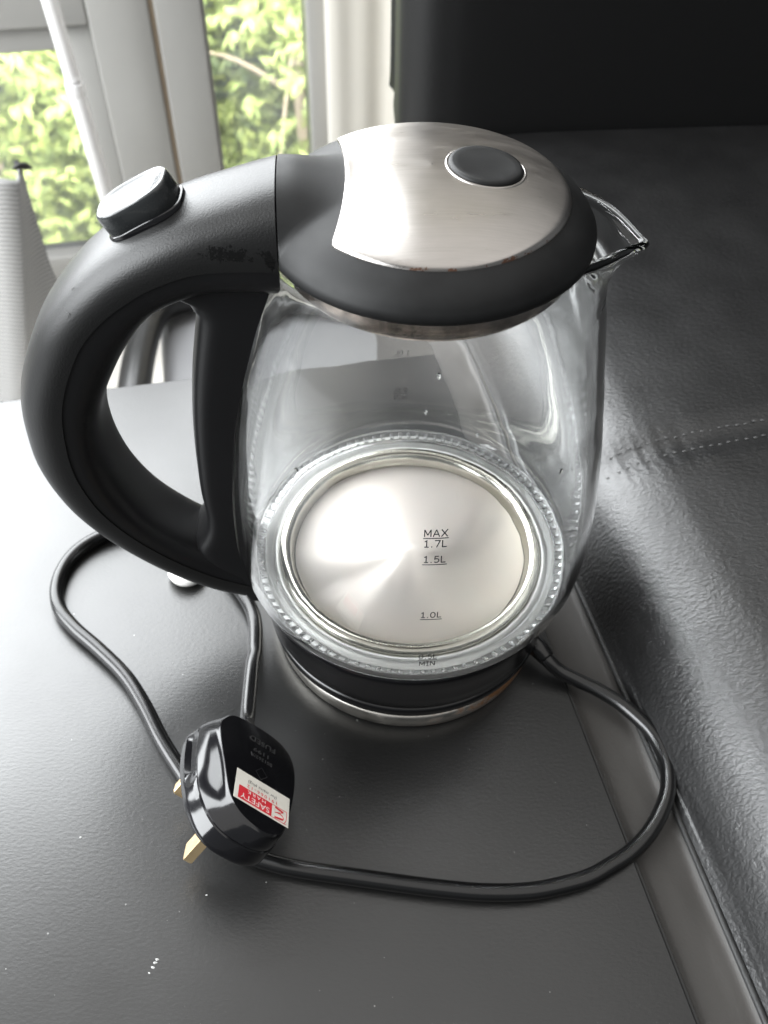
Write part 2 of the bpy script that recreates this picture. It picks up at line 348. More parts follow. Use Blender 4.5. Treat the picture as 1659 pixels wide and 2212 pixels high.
_tc = _nt.nodes.new('ShaderNodeTexCoord'); _nt.links.new(_tc.outputs['Object'], _nz.inputs['Vector'])
_mr = _nt.nodes.new('ShaderNodeMapRange'); _mr.inputs[1].default_value = 0.4; _mr.inputs[2].default_value = 0.75; _mr.inputs[3].default_value = 0.10; _mr.inputs[4].default_value = 0.28  # diffuse film: dirt on the pane plus painted haze that pales the trees
_nt.links.new(_nz.outputs[0], _mr.inputs[0]); _nt.links.new(_mr.outputs[0], _m2.inputs[0]); _nt.links.new(_m1.outputs[0], _m2.inputs[1]); _nt.links.new(_df.outputs[0], _m2.inputs[2])
_nt.links.new(_m2.outputs[0], _o.inputs[0])
def leaf_mat(name, a, b, tr):
    m = mat(name, a, 0.5)
    g = N(m, 'ShaderNodeNewGeometry')
    c = ramp(m, g.outputs['Random Per Island'], [(0.0, a), (1.0, b)])
    L(m, c.outputs[0], P(m).inputs['Base Color'])
    t = N(m, 'ShaderNodeBsdfTranslucent'); L(m, c.outputs[0], t.inputs[0])
    x = N(m, 'ShaderNodeMixShader'); x.inputs[0].default_value = tr
    L(m, P(m).outputs[0], x.inputs[1]); L(m, t.outputs[0], x.inputs[2])
    L(m, x.outputs[0], m.node_tree.nodes['Material Output'].inputs[0]); return m
M_leaf = leaf_mat('lime_leaf', (0.20, 0.28, 0.09), (0.42, 0.47, 0.16), 0.45)
M_leaf2 = leaf_mat('green_leaf', (0.13, 0.20, 0.09), (0.28, 0.34, 0.14), 0.4)
M_leaf3 = leaf_mat('dark_leaf', (0.09, 0.13, 0.10), (0.16, 0.22, 0.15), 0.4)
M_bark = mat('pale_bark', (0.34, 0.28, 0.22), 0.8)
M_grass = mat('lawn', (0.05, 0.08, 0.03), 0.9)

# ------------------------------------------------------------------ setting: floor, wall, window, curtain
Z3 = Vector((0, 0, 1))
FZ = -0.45
fl = box('floor', RO, RX, RY, Z3, (-2.2, 1.6), (-1.6, 0.86), (FZ - 0.02, FZ), M_floor); fl['kind'] = 'structure'
wl = box('wall', RO, RX, RY, Z3, (0.066, 1.6), (0.86, 0.98), (FZ, 2.3), M_wall); wl['kind'] = 'structure'
gr = box('lawn', RO, RX, RY, Z3, (-30, 30), (1.0, 60), (-6.05, -6.0), M_grass); gr['kind'] = 'structure'

win = thing('casement_window', 'white framed window with a tan seal between its two sashes, trees behind it', 'window', rm(-0.5, 0.8, FZ))
def wbox(name, x, y, z, m, par=win, bev=0.003):
    o = box(name, RO, RX, RY, Z3, x, y, z, m, None, bev); o.parent = par
    o.matrix_parent_inverse = Matrix.Translation(-par.location) if par is win else par.matrix_parent_inverse
    return o
def unshift(o): o.matrix_parent_inverse = Matrix.Translation(-win.location)
TOP = 2.3
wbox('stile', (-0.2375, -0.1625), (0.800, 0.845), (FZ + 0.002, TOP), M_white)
wbox('seal', (-0.1625, -0.1560), (0.806, 0.838), (FZ + 0.002, TOP), M_seal, bev=0.001)
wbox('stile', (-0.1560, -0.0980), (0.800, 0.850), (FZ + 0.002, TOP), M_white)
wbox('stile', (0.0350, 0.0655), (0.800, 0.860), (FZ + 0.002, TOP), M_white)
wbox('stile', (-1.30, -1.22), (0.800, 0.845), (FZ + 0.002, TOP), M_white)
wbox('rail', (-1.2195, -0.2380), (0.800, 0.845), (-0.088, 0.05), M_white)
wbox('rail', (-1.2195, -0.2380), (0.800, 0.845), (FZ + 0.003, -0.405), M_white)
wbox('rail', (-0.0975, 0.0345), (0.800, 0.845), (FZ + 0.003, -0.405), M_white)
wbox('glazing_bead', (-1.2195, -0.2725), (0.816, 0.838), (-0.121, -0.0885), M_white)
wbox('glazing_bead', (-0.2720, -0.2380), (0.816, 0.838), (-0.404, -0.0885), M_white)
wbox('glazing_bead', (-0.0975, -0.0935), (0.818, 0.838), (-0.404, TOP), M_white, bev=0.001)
p = wbox('pane', (-1.2195, -0.2725), (0.827, 0.831), (-0.4045, -0.1215), M_pane, bev=0)
p = wbox('pane', (-0.0930, 0.0345), (0.827, 0.831), (-0.4045, TOP), M_pane, bev=0)
p = wbox('pane', (-1.2195, -0.2385), (0.827, 0.831), (0.0505, TOP), M_pane, bev=0)

# curtain: one cloth with soft vertical folds, hanging at the right of the window
V = []; F = []; nx, nz = 90, 14
for j in range(nz + 1):
    for i in range(nx + 1):
        x = 0.052 + 0.62 * i / nx; z = FZ + 0.02 + 2.2 * j / nz
        y = 0.765 + 0.004 * math.sin(x * 62 + 0.4 * math.sin(z * 2)) + 0.002 * math.sin(x * 151 + 1.3) 
        V.append(rm(x, y, z))
for j in range(nz):
    for i in range(nx):
        a = j * (nx + 1) + i; F.append((a, a + 1, a + nx + 2, a + nx + 1))
cu = mesh_obj('curtain', V, F, M_curtain)
sm = cu.modifiers.new('thick', 'SOLIDIFY'); sm.thickness = 0.0012
tag(cu, 'off-white curtain hanging in soft vertical folds beside the window', 'curtain')

# white pole leaning a little in front of the window
pl = thing('white_pole', 'slim white telescopic pole standing upright in front of the window', 'pole', rm(-0.252, 0.70, FZ))
def sub(o, par): o.parent = par; o.matrix_parent_inverse = Matrix.Translation(-par.location); return o
sub(tube('lower_tube', [rm(-0.244, 0.70, FZ), rm(-0.256, 0.70, -0.21), rm(-0.2599, 0.70, -0.126)], 0.0101, M_pole, n=24), pl)
sub(tube('joint_collar', [rm(-0.2598, 0.70, -0.130), rm(-0.2601, 0.70, -0.122), rm(-0.2604, 0.70, -0.114)], [0.0101, 0.0112, 0.0109], M_pole, n=24), pl)
sub(tube('upper_tube', [rm(-0.2603, 0.70, -0.115), rm(-0.265, 0.70, -0.02), rm(-0.30, 0.70, 0.7)], 0.0090, M_pole, n=24), pl)

# grey ribbed fabric with a black corner tip
fb = thing('mesh_chair_back', 'grey ribbed fabric chair back with a black corner tip, behind the far table edge', 'chair back', rm(-0.36, 0.5, FZ))
V = []; F = []; zs = np.linspace(-0.44, -0.118, 40)
def fabric_row(z):
    t = (z + 0.44) / 0.322
    e = np.array([-0.292 - 0.023 * min(1, t * 1.6), 0.52, z])
    f = np.array([-0.405 + 0.088 * t ** 0.8, 0.465 + 0.03 * t, z - 0.004])
    g = np.array([-0.70 + 0.03 * t, 0.56, z + 0.03 * t])
    out = []
    for k in range(13): s = k / 12; out.append(e * (1 - s) + f * s + np.array([0, 1, 0]) * 0.006 * math.sin(s * 3.14))
    for k in range(1, 19): s = k / 18; out.append(f * (1 - s) + g * s + np.array([0, 1, 0]) * 0.012 * math.sin(s * 3.14))
    return [rm(*q) for q in out]
rgs = [fabric_row(z) for z in zs]; m_ = len(rgs[0])
V = [q for r_ in rgs for q in r_]; F = [(i * m_ + j, i * m_ + j + 1, (i + 1) * m_ + j + 1, (i + 1) * m_ + j) for i in range(len(rgs) - 1) for j in range(m_ - 1)]
o = sub(mesh_obj('ribbed_fabric', V, F, M_mesh), fb); s_ = o.modifiers.new('thick', 'SOLIDIFY'); s_.thickness = 0.003
sub(tube('edge_piping', [rm(-0.3155, 0.518, -0.113), rm(-0.3165, 0.52, -0.16), rm(-0.3150, 0.52, -0.20)], [0.003, 0.0022, 0.001], M_black), fb)
sub(tube('corner_tip', [rm(-0.3195, 0.506, -0.1155), rm(-0.314, 0.512, -0.1155), rm(-0.308, 0.518, -0.119), rm(-0.304, 0.522, -0.1235)], [0.001, 0.0034, 0.0042, 0.0018], M_black, n=12), fb)

# black armchair behind the table, glimpsed through the handle
ch = thing('armchair', 'black armchair with a window reflection painted grey on its seat, seen through the kettle handle', 'chair', rm(-0.05, 0.5, FZ))
sub(box('seat', RO, RX, RY, Z3, (-0.205, 0.12), (0.22, 0.56), (-0.40, -0.30), M_seat, None, 0.02, 4), ch)
sub(tube('arm_rim', [rm(-0.246, 0.22, -0.30), rm(-0.232, 0.34, -0.285), rm(-0.222, 0.405, -0.282), rm(-0.208, 0.455, -0.28), rm(-0.185, 0.482, -0.28), rm(-0.14, 0.49, -0.28), rm(-0.06, 0.49, -0.28), rm(0.12, 0.49, -0.28)], 0.0175, M_chair, n=18), ch)
for (x, y) in ((-0.262, 0.40), (-0.18, 0.54), (0.10, 0.24), (0.10, 0.54)):
    sub(box('leg', RO, RX, RY, Z3, (x - 0.014, x + 0.014), (y - 0.014, y + 0.014), (FZ, -0.375), M_cream, None, 0.003), ch)

# ------------------------------------------------------------------ trees outside
rng = np.random.default_rng(7)
def tree(name, label, c, rad, n, lm, size, base, group='trees outside the window'):
    t = thing(name, label, 'tree', rm(*base), group)
    c = np.array(c); bx, by, bz = base
    tr = tube('trunk', [rm(*base), rm((bx * 2 + c[0]) / 3 + 0.1, (by * 2 + c[1]) / 3, (bz * 2 + c[2]) / 3), rm(c[0], c[1], c[2] - rad[2] * 0.3), rm(c[0] + 0.1, c[1], c[2] + rad[2] * 0.7)], [0.14, 0.09, 0.035, 0.006], M_bark, n=10)
    sub(tr, t)
    cl = []
    while len(cl) < n:
        q = rng.uniform(-1, 1, 3); d = np.linalg.norm(q)
        if d > 1 or d < 0.25: continue
        if math.sin(q[0] * 5.1 + c[0]) + math.sin(q[1] * 4.3) + math.sin(q[2] * 5.7 + c[2]) < -0.9: continue
        cl.append(c + q * rad)
    V = []; F = []
    for q in cl:
        a = rng.uniform(0, 6.28); tilt = rng.uniform(-0.5, 0.1)
        d = np.array([math.cos(a) * math.cos(tilt), math.sin(a) * math.cos(tilt), math.sin(tilt)])
        side = np.array([-math.sin(a), math.cos(a), 0]); k = rng.uniform(0.7, 1.3) * size
        m = int(rng.integers(6, 10))
        for j in range(m):
            s = (j + 0.5) / m; root = q + d * k * 1.3 * (s - 0.2)
            for sg in (-1, 1):
                ld = d * 0.55 + side * sg * (0.9 - 0.5 * s) + np.array([0, 0, -0.35 - 0.3 * rng.random()]); ld /= np.linalg.norm(ld)
                ln = k * rng.uniform(0.75, 1.1); w = np.cross(ld, [rng.uniform(-.4, .4), rng.uniform(-.4, .4), 1]); w /= np.linalg.norm(w); w = w * ln * 0.10
                i = len(V); mid = root + ld * ln * 0.45; tip = root + ld * ln + np.array([0, 0, -0.18 * ln])
                V += [rm(*root), rm(*(mid + w)), rm(*tip), rm(*(mid - w))]; F += [(i, i + 1, i + 2, i + 3)]
    o = sub(mesh_obj('crown', V, F, lm, smooth=False), t)
    for j in range(5):
        q = cl[j * 7]
        s = np.array([c[0], c[1], c[2] + rng.uniform(-0.5, 0.3) * rad[2]])
        sub(tube('limb', [rm(*s), rm(*((s + q) / 2 + np.array([0, 0, 0.08]))), rm(*q)], [0.02, 0.011, 0.004], M_bark, n=7, steps=10), t)
tree('lime_tree', 'lime green feathery tree filling the left window pane', (-1.35, 3.9, -1.95), (0.95, 0.8, 1.15), 3400, M_leaf, 0.050, (-1.6, 4.2, -6))
tree('lime_tree', 'lime green feathery tree behind the narrow middle window pane', (0.42, 4.0, -1.55), (0.85, 0.8, 1.0), 3400, M_leaf, 0.050, (0.9, 4.4, -6))
tree('green_tree', 'mid green tree standing behind the lime tree of the left pane', (-1.6, 6.2, -3.0), (1.5, 1.0, 1.6), 1300, M_leaf2, 0.10, (-2.0, 6.6, -6))
tree('green_tree', 'mid green tree standing behind the lime tree of the middle pane', (0.9, 6.4, -2.4), (1.4, 1.0, 1.6), 1300, M_leaf2, 0.10, (1.4, 6.8, -6))
tree('dark_tree', 'dark green tree farthest back, showing between the lime crowns', (-0.4, 9.0, -3.8), (4.2, 1.4, 2.8), 2200, M_leaf3, 0.2, (-0.4, 9.6, -6))

# ------------------------------------------------------------------ table
tb = thing('side_table', 'black laminate table top under the kettle, with a straight right edge', 'table', rm(-0.4, -0.25, FZ))
sub(box('table_top', RO, RX, RY, Z3, (-0.90, -0.0008), (-0.62, 0.0), (-0.025, 0.0), M_table, None, 0.0008, 2), tb)
sub(box('edge_strip', RO, RX, RY, Z3, (-0.0008, 0.0002), (-0.62, 0.0), (-0.025, -0.0010), M_edge), tb)
for (x, y) in ((-0.85, -0.57), (-0.85, -0.05), (-0.06, -0.57), (-0.06, -0.05)):
    sub(box('leg', RO, RX, RY, Z3, (x - 0.02, x + 0.02), (y - 0.02, y + 0.02), (FZ, -0.0255), M_edge, None, 0.002), tb)

# ------------------------------------------------------------------ sofa
sofa = thing('sofa', 'black leather sofa beside the table, with a tall dark backrest', 'sofa', rm(0.4, -0.2, FZ))
prof = [(0.0010, FZ + 0.03), (0.0010, -0.10), (0.0010, -0.012), (0.0011, -0.0052), (0.0026, -0.0040), (0.0100, -0.0036), (0.0165, -0.0034), (0.0205, -0.0030), (0.0228, -0.0012), (0.0238, 0.0005)]
prof2 = [(0.0242, 0.0008), (0.0270, 0.0060), (0.0295, 0.0130), (0.0335, 0.0225), (0.0400, 0.0325), (0.0490, 0.0410), (0.0610, 0.0470), (0.0780, 0.0505), (0.12, 0.0532), (0.25, 0.0545), (0.5, 0.055), (0.9, 0.055)]
def sweep_y(name, pr, ys, zf=None, parent=None, m=M_leather, n=None):
    pr = catmull(pr, n or len(pr) * 6); rg = []
    for y in ys: rg.append([rm(x, y, z + (zf(x, y, z) if zf else 0)) for x, z in pr])
    V = [q for r_ in rg for q in r_]; k = len(pr)
    F = [(i * k + j, (i + 1) * k + j, (i + 1) * k + j + 1, i * k + j + 1) for i in range(len(rg) - 1) for j in range(k - 1)]
    return sub(fix_normals(mesh_obj(name, V, F, m)), parent)
ys = np.linspace(-0.75, 0.20, 140)
def dent(x, y, z):
    s = smoothstep(0.03, 0.06, x)
    d = -0.0042 * math.exp(-((y + 0.1525) / 0.0042) ** 2) * s * (1 + 0.12 * math.sin(x * 700)) + 0.0004 * math.sin(x * 1366) * math.exp(-((abs(y + 0.1525) - 0.0075) / 0.004) ** 2) * s          # the cross seam
    d += 0.0015 * math.sin(y * 11 + 0.6) * s
    return d + 0.0009 * math.sin(y * 34 + 2) * (1 - s) * (1 if z > 0.004 else 0)
sweep_y('side_panel', prof, ys, lambda x, y, z: 0.0006 * math.sin(y * 90 + 3 * math.sin(y * 21)) * smoothstep(0.012, 0.02, x), sofa, M_ledge, n=60)
sweep_y('seat_cushion', prof2, ys, dent, sofa, n=90)
sub(tube('piping', [rm(0.0232 + 0.0005 * math.sin(y * 17), y, -0.0001) for y in np.linspace(-0.75, 0.16, 26)], 0.0014, M_piping, n=12, steps=140), sofa)
# double row of stitches along the cross seam
sb = []
for row in (-0.0052, 0.0050):
    for k in range(70):
        x = 0.036 + k * 0.0046; y = -0.1525 + row + 0.0004 * math.sin(k * 1.7)
        z = float(np.interp(x, [a for a, b in prof2], [b for a, b in prof2])) + dent(x, y, 0.03) + 0.0004
        sb.append((x, y, z))
V = []; F = []
for (x, y, z) in sb:
    i = len(V); h = 0.0010; w = 0.0004
    V += [rm(x - h, y - w, z), rm(x + h, y - w, z), rm(x + h, y + w, z), rm(x - h, y + w, z), rm(x, y, z + 0.0005)]
    F += [(i, i + 1, i + 4), (i + 1, i + 2, i + 4), (i + 2, i + 3, i + 4), (i + 3, i, i + 4)]
st = sub(mesh_obj('stitching', V, F, M_thread), sofa); st['kind'] = 'stuff'
# backrest: padded slab with rounded left edge, leaning back a little
V = []; rg = []
bd = Vector((RX * 0.9916 - RY * 0.129)); bn = Vector((-RX * 0.129 - RY * 0.9916))
bp = [(0.9, 0.0), (0.35, 0.0), (0.16, 0.0), (0.06, -0.001), (0.030, -0.004), (0.012, -0.011), (0.002, -0.024), (0.0, -0.045), (0.004, -0.10), (0.02, -0.13), (0.2, -0.14), (0.9, -0.14)]
bpc = catmull(bp, 70)
for z in list(np.linspace(0.035, 0.06, 6)) + list(np.linspace(0.07, 0.52, 14)) + [0.54, 0.55]:
    k = 0.010 * max(0, (0.06 - z) / 0.025) ** 2 + (0.02 if z > 0.545 else 0)
    c0 = rm(0.0145, 0.168, z) - bn * (0.10 * (z - 0.05))
    rg.append([c0 + bd * (s + (0.004 if z > 0.53 else 0)) + bn * (n_ - k) for s, n_ in bpc])
sub(rings('backrest', rg, M_back), sofa)

# ------------------------------------------------------------------ kettle
KA = R(4.2)
kt = thing('glass_kettle', 'glass electric kettle with black handle, steel topped lid and printed litre marks', 'kettle')
kt.rotation_euler = (0, 0, KA)          # local +x towards the spout, -x towards the handle
# --- base collar
lathe('base_collar', [(0.0, 0.0205), (0.0610, 0.0205), (0.0632, 0.0212), (0.0640, 0.0225), (0.0645, 0.030), (0.0655, 0.038), (0.0670, 0.0455), (0.0668, 0.0500), (0.0640, 0.0505), (0.060, 0.0500), (0.056, 0.0480), (0.0, 0.0475)], M_collar, kt)
# --- heating plate
hp = lathe('heating_plate', [(0.00002, 0.0488), (0.010, 0.0488), (0.020, 0.0488), (0.030, 0.0488), (0.040, 0.0488), (0.0470, 0.0488), (0.0488, 0.0490), (0.0500, 0.0496)], M_disc, kt, n=160)
lathe('plate_rim', [(0.0500, 0.0494), (0.0506, 0.0504), (0.0510, 0.0522), (0.0516, 0.0542), (0.0526, 0.0553), (0.0540, 0.0557), (0.0556, 0.0554), (0.0565, 0.0545), (0.0568, 0.0530), (0.0568, 0.0490), (0.0500, 0.0490)], M_rim, hp, n=160, loop=True)
lathe('gasket_reflector_ring', [(0.0570, 0.0506), (0.0570, 0.0530), (0.0580, 0.0534), (0.0606, 0.0528), (0.0622, 0.0518), (0.0664, 0.0513), (0.0668, 0.0506)], M_reflector, kt, loop=True)  # added pale ring under the gasket, reflects light so the clear ring looks bright
# --- clear gasket with teeth
gk = lathe('gasket_ring', [(0.0630, 0.0514), (0.0630, 0.0528), (0.0638, 0.0536), (0.0658, 0.0548), (0.0668, 0.0566), (0.0674, 0.0564), (0.0672, 0.0545), (0.0656, 0.0524)], M_gasket, kt, loop=True)
V = []; F = []
for k in range(96):
    a = 2 * math.pi * k / 96; ca, sa = math.cos(a), math.sin(a)
    def q(r, t, z): return (r * ca - t * sa, r * sa + t * ca, z)
    i = len(V)
    V += [q(0.0636, -0.0009, 0.0528), q(0.0636, 0.0009, 0.0528), q(0.0664, 0.0010, 0.0546), q(0.0664, -0.0010, 0.0546), q(0.0638, -0.0006, 0.0542), q(0.0638, 0.0006, 0.0542), q(0.0660, 0.0007, 0.0556), q(0.0660, -0.0007, 0.0556)]
    F += [(i, i + 1, i + 5, i + 4), (i + 1, i + 2, i + 6, i + 5), (i + 2, i + 3, i + 7, i + 6), (i + 3, i, i + 4, i + 7), (i + 4, i + 5, i + 6, i + 7), (i, i + 3, i + 2, i + 1)]
te = mesh_obj('gasket_tooth', V, F, M_gasket, gk, smooth=False); te['kind'] = 'stuff'
# --- glass body with pulled spout
GP = [(0.0592, 0.0513), (0.0650, 0.0519), (0.0693, 0.0545), (0.0717, 0.0600), (0.0727, 0.0690), (0.0728, 0.0780), (0.0724, 0.090), (0.0714, 0.103), (0.0697, 0.117), (0.0675, 0.132), (0.0642, 0.149), (0.0604, 0.163), (0.0558, 0.179), (0.0518, 0.190), (0.0494, 0.1970), (0.0484, 0.2015), (0.0486, 0.2054)]
gz = [z for r, z in GP]; grr = [r for r, z in GP]
GC = catmull(GP, 90)
def Rg(z): return float(np.interp(z, GC[:, 1], GC[:, 0]))
def spout(a, z):
    a = (a + math.pi) % (2 * math.pi) - math.pi
    s = float(np.interp(z, [0.140, 0.155, 0.170, 0.185, 0.192, 0.197, 0.201, 0.2045, 0.206], [0, 0.04, 0.14, 0.23, 0.36, 0.54, 0.76, 0.97, 1.0]))
    t = smoothstep(0.184, 0.204, z)
    low = math.exp(-abs(a / R(29)) ** 1.7); top = max(0.0, 1 - abs(a) / R(34)) ** 1.15
    return 0.0222 * s * (low * (1 - t) + top * t)
def spout_z(a):
    a = (a + math.pi) % (2 * math.pi) - math.pi
    return -0.0072 * math.exp(-abs(a / R(10)) ** 1.5)
th = np.linspace(0, 2 * math.pi, 240, endpoint=False); TH = 0.0025
outer, inner = [], []
for k in range(len(GC)):
    r0, z0 = GC[k]; t0 = GC[min(k + 1, len(GC) - 1)] - GC[max(k - 1, 0)]; t0 /= np.linalg.norm(t0)
    nr, nz_ = t0[1], -t0[0]
    ring_o, ring_i = [], []
    for a in th:
        e = spout(a, z0); dz = spout_z(a) * smoothstep(0.17, 0.205, z0); ro = r0 + e
        ring_o.append((ro * math.cos(a), ro * math.sin(a), z0 + dz))
        thk = TH * (1 + 0.9 * max(0, 1 - k / 8)) * (1 + 0.55 * min(1, e / 0.012) * smoothstep(0.19, 0.204, z0))
        ri, zi = ro - nr * thk, z0 + dz - nz_ * thk
        ring_i.append((ri * math.cos(a), ri * math.sin(a), zi))
    outer.append(ring_o); inner.append(ring_i)
lip = []
for f in (0.25, 0.5, 0.75):
    h = 0.0019 * math.sin(math.pi * f)
    lip.append([(o_[0] * (1 - f) + i_[0] * f, o_[1] * (1 - f) + i_[1] * f, o_[2] * (1 - f) + i_[2] * f + h) for o_, i_ in zip(outer[-1], inner[-1])])
inner_r = [r_ for r_ in inner[::-1]]
# the foot of the inner wall stays a ring, not a floor
foot = [(0.0578 * math.cos(a), 0.0578 * math.sin(a), 0.0530) for a in th]
gb = rings('glass_body', outer + lip + inner_r[:-3] + [foot], M_glass, kt, loop=True)
# --- printed marks on both sides (sub-parts of the glass)
def mark_on_glass(V, F, z0, az, name, par):
    W = []
    for x, y, _ in V:
        z = z0 + y; r = Rg(z) + 0.00022 + _; a = az - KA + x / Rg(z0); W.append((r * math.cos(a), r * math.sin(a), z))
    return mesh_obj(name, W, F, M_mark, par, smooth=False)
def bar(w, h):
    n = 10; V = [(-w / 2 + w * i / n, dy, 0) for dy in (0, h) for i in range(n + 1)]
    return np.array(V), [(i, i + 1, i + n + 2, i + n + 1) for i in range(n)]
GLY = {  # strokes on a unit capital: (width, [polylines])
 'M': (0.98, [[(0.06, 0), (0.06, 1)], [(0.06, 1), (0.49, 0.25)], [(0.49, 0.25), (0.92, 1)], [(0.92, 1), (0.92, 0)]]),
 'A': (0.90, [[(0, 0), (0.45, 1)], [(0.45, 1), (0.90, 0)], [(0.17, 0.34), (0.73, 0.34)]]),
 'X': (0.86, [[(0, 0), (0.86, 1)], [(0, 1), (0.86, 0)]]),
 'I': (0.50, [[(0.25, 0), (0.25, 1)], [(0, 0.05), (0.5, 0.05)], [(0, 0.95), (0.5, 0.95)]]),
 'N': (0.86, [[(0.05, 0), (0.05, 1)], [(0.05, 1), (0.81, 0)], [(0.81, 0), (0.81, 1)]]),
 'L': (0.62, [[(0.05, 1), (0.05, 0.05), (0.62, 0.05)]]),
 '1': (0.62, [[(0.06, 0.80), (0.32, 0.95), (0.32, 0.05)], [(0.04, 0.05), (0.60, 0.05)]]),
 '.': (0.26, [[(0.13, 0.0), (0.13, 0.15)]]),
 '7': (0.70, [[(0, 0.95), (0.68, 0.95), (0.24, 0)]]),
 '5': (0.68, [[(0.62, 0.95), (0.14, 0.95), (0.10, 0.55), (0.32, 0.62), (0.54, 0.56), (0.64, 0.40), (0.62, 0.22), (0.46, 0.07), (0.24, 0.05), (0.03, 0.13)]]),
 '0': (0.78, [[(0.39 + 0.34 * math.cos(t), 0.5 + 0.46 * math.sin(t)) for t in np.linspace(0, 2 * math.pi, 21)]]),
}
def ribbon(pts, w, z):
    pts = np.array(pts, float); n = len(pts); V, F = [], []; closed = np.allclose(pts[0], pts[-1])
    def nrm(a, b): t = b - a; t = t / np.linalg.norm(t); return np.array([-t[1], t[0]])
    for i in range(n):
        a = nrm(pts[i - 1], pts[i]) if i else (nrm(pts[-2], pts[-1]) if closed else None)
        b = nrm(pts[i], pts[i + 1]) if i < n - 1 else (nrm(pts[0], pts[1]) if closed else None)
        if a is None: m = b
        elif b is None: m = a
        else: m = a + b; m = m / max(0.35, (m @ m) / 2)
        V += [(*(pts[i] + m * w / 2), z), (*(pts[i] - m * w / 2), z)]
        if i: F.append((2 * i - 2, 2 * i - 1, 2 * i + 1, 2 * i))
    return V, F
def stroke_text(txt, cap, width, wt):
    x = 0; VV, FF = [], []; k = 0
    for c in txt:
        w, st = GLY[c]
        for pl_ in st:
            sub_ = []
            for (x0, y0), (x1, y1) in zip(pl_[:-1], pl_[1:]): sub_.append((x0, y0)); sub_.append(((x0 + x1) / 2, (y0 + y1) / 2))
            sub_.append(pl_[-1])
            V, F = ribbon([(x + a, b) for a, b in sub_], wt / cap, 0.00001 * (k % 3)); k += 1
            FF += [tuple(i + len(VV) for i in f) for f in F]; VV += V
        x += w + 0.24
    VV = np.array(VV); VV[:, 0] -= (VV[:, 0].min() + VV[:, 0].max()) / 2
    VV[:, 0] *= width / (VV[:, 0].max() - VV[:, 0].min()); VV[:, 1] *= cap
    return VV, FF
for az in (R(-85.7), R(94.2)):
    for s, z0, w in (('MAX', 0.1377, 0.0076), ('1.7L', 0.1334, 0.0072), ('1.5L', 0.1268, 0.0070), ('1.0L', 0.1004, 0.0069), ('0.5L', 0.0759, 0.0066), ('MIN', 0.0712, 0.0058)):
        V, F = stroke_text(s, 0.0029, w, 0.00042)
        mark_on_glass(V, F, z0, az, 'volume_marking', gb)
    for z0, w in ((0.1369, 0.0081), (0.1258, 0.0080), (0.0993, 0.0074), (0.0749, 0.0070)):
        V, F = bar(w, 0.00036); mark_on_glass(V, F, z0, az, 'marking_line', gb)

for (az, z, sr, dn) in ((R(80), 0.0895, 0.0016, 0), (R(84), 0.0655, 0.0011, 0), (R(-46), 0.148, 0.0010, 1), (R(-128), 0.150, 0.0009, 1), (R(-140), 0.096, 0.0008, 1), (R(-133), 0.094, 0.0007, 1), (R(62), 0.0600, 0.0010, 0)):
    r0 = Rg(z) + (0.00005 if dn else -TH - 0.00005); sgn = 1 if dn else -1; V = []; F = []; m = 14
    er = Vector((math.cos(az - KA), math.sin(az - KA), 0)); et = Vector((-er.y, er.x, 0)); ez_ = Vector((0, 0, 1))
    for i_, ph in enumerate(np.linspace(0, math.pi / 2, 6)):
        for t in np.linspace(0, 2 * math.pi, m, endpoint=False):
            V.append(er * (r0 + sgn * 0.42 * sr * math.sin(ph)) + et * (sr * 0.8 * math.cos(ph) * math.cos(t)) + ez_ * (z + sr * math.cos(ph) * math.sin(t) * (1.25 if math.sin(t) < 0 else 1)))
    for i_ in range(5):
        for j_ in range(m): F.append((i_ * m + j_, i_ * m + (j_ + 1) % m, (i_ + 1) * m + (j_ + 1) % m, (i_ + 1) * m + j_))
    F.append(tuple(range(m)))
    fix_normals(mesh_obj('water_drop', V, F, M_water, gb))

# --- lid
DK = [(0.0, 0.2250), (0.0155, 0.2242), (0.0285, 0.2222), (0.0375, 0.2193), (0.0420, 0.2172), (0.0460, 0.2146), (0.0487, 0.2120), (0.0504, 0.2092)]
DC = catmull(DK, 80)
def dome(r): return float(np.interp(r, DC[:, 0], DC[:, 1]))
def lidz(x, y):
    r = math.hypot(x, y); d = dome(min(r, 0.0504)); u = -x
    w = smoothstep(0.014, 0.042, u)
    c = max(0.0, 1 - abs(y / 0.0225) ** 2.5) ** 0.5
    D = 0.2035 + 0.0222 * c
    g = D - d
    sp = 0.5 * (g + math.sqrt(g * g + 0.0012 ** 2))
    return d + w * sp
UL = 0.0447
def lid_out(a):
    ca = math.cos(a)
    return min(0.0504, UL / -ca) if ca < -0.5 else 0.0504
lth = np.linspace(0, 2 * math.pi, 220, endpoint=False); rg = []
for s in list(np.linspace(0.004, 0.9, 36)) + [0.93, 0.96, 0.98, 0.992, 1.0]:
    rg.append([(s * lid_out(a) * math.cos(a), s * lid_out(a) * math.sin(a), lidz(s * lid_out(a) * math.cos(a), s * lid_out(a) * math.sin(a))) for a in lth])
def lid_low(a, k, z): 
    ro = lid_out(a) * k; return (ro * math.cos(a), ro * math.sin(a), z)
rg.append([lid_low(a, 1.004, min(0.2082, rg[-1][i][2] - 0.0004)) for i, a in enumerate(lth)])
rg.append([lid_low(a, 1.003, 0.2068) for a in lth]); rg.append([lid_low(a, 0.99, 0.2062) for a in lth]); rg.append([lid_low(a, 0.86, 0.2062) for a in lth])
lid = rings('lid', rg, M_lid, kt)
sharp(lid, 60)
lathe('lid_skirt', [(0.0, 0.2060), (0.0418, 0.2060), (0.0420, 0.1965), (0.0412, 0.1950), (0.0, 0.1950)], M_skirt, lid)
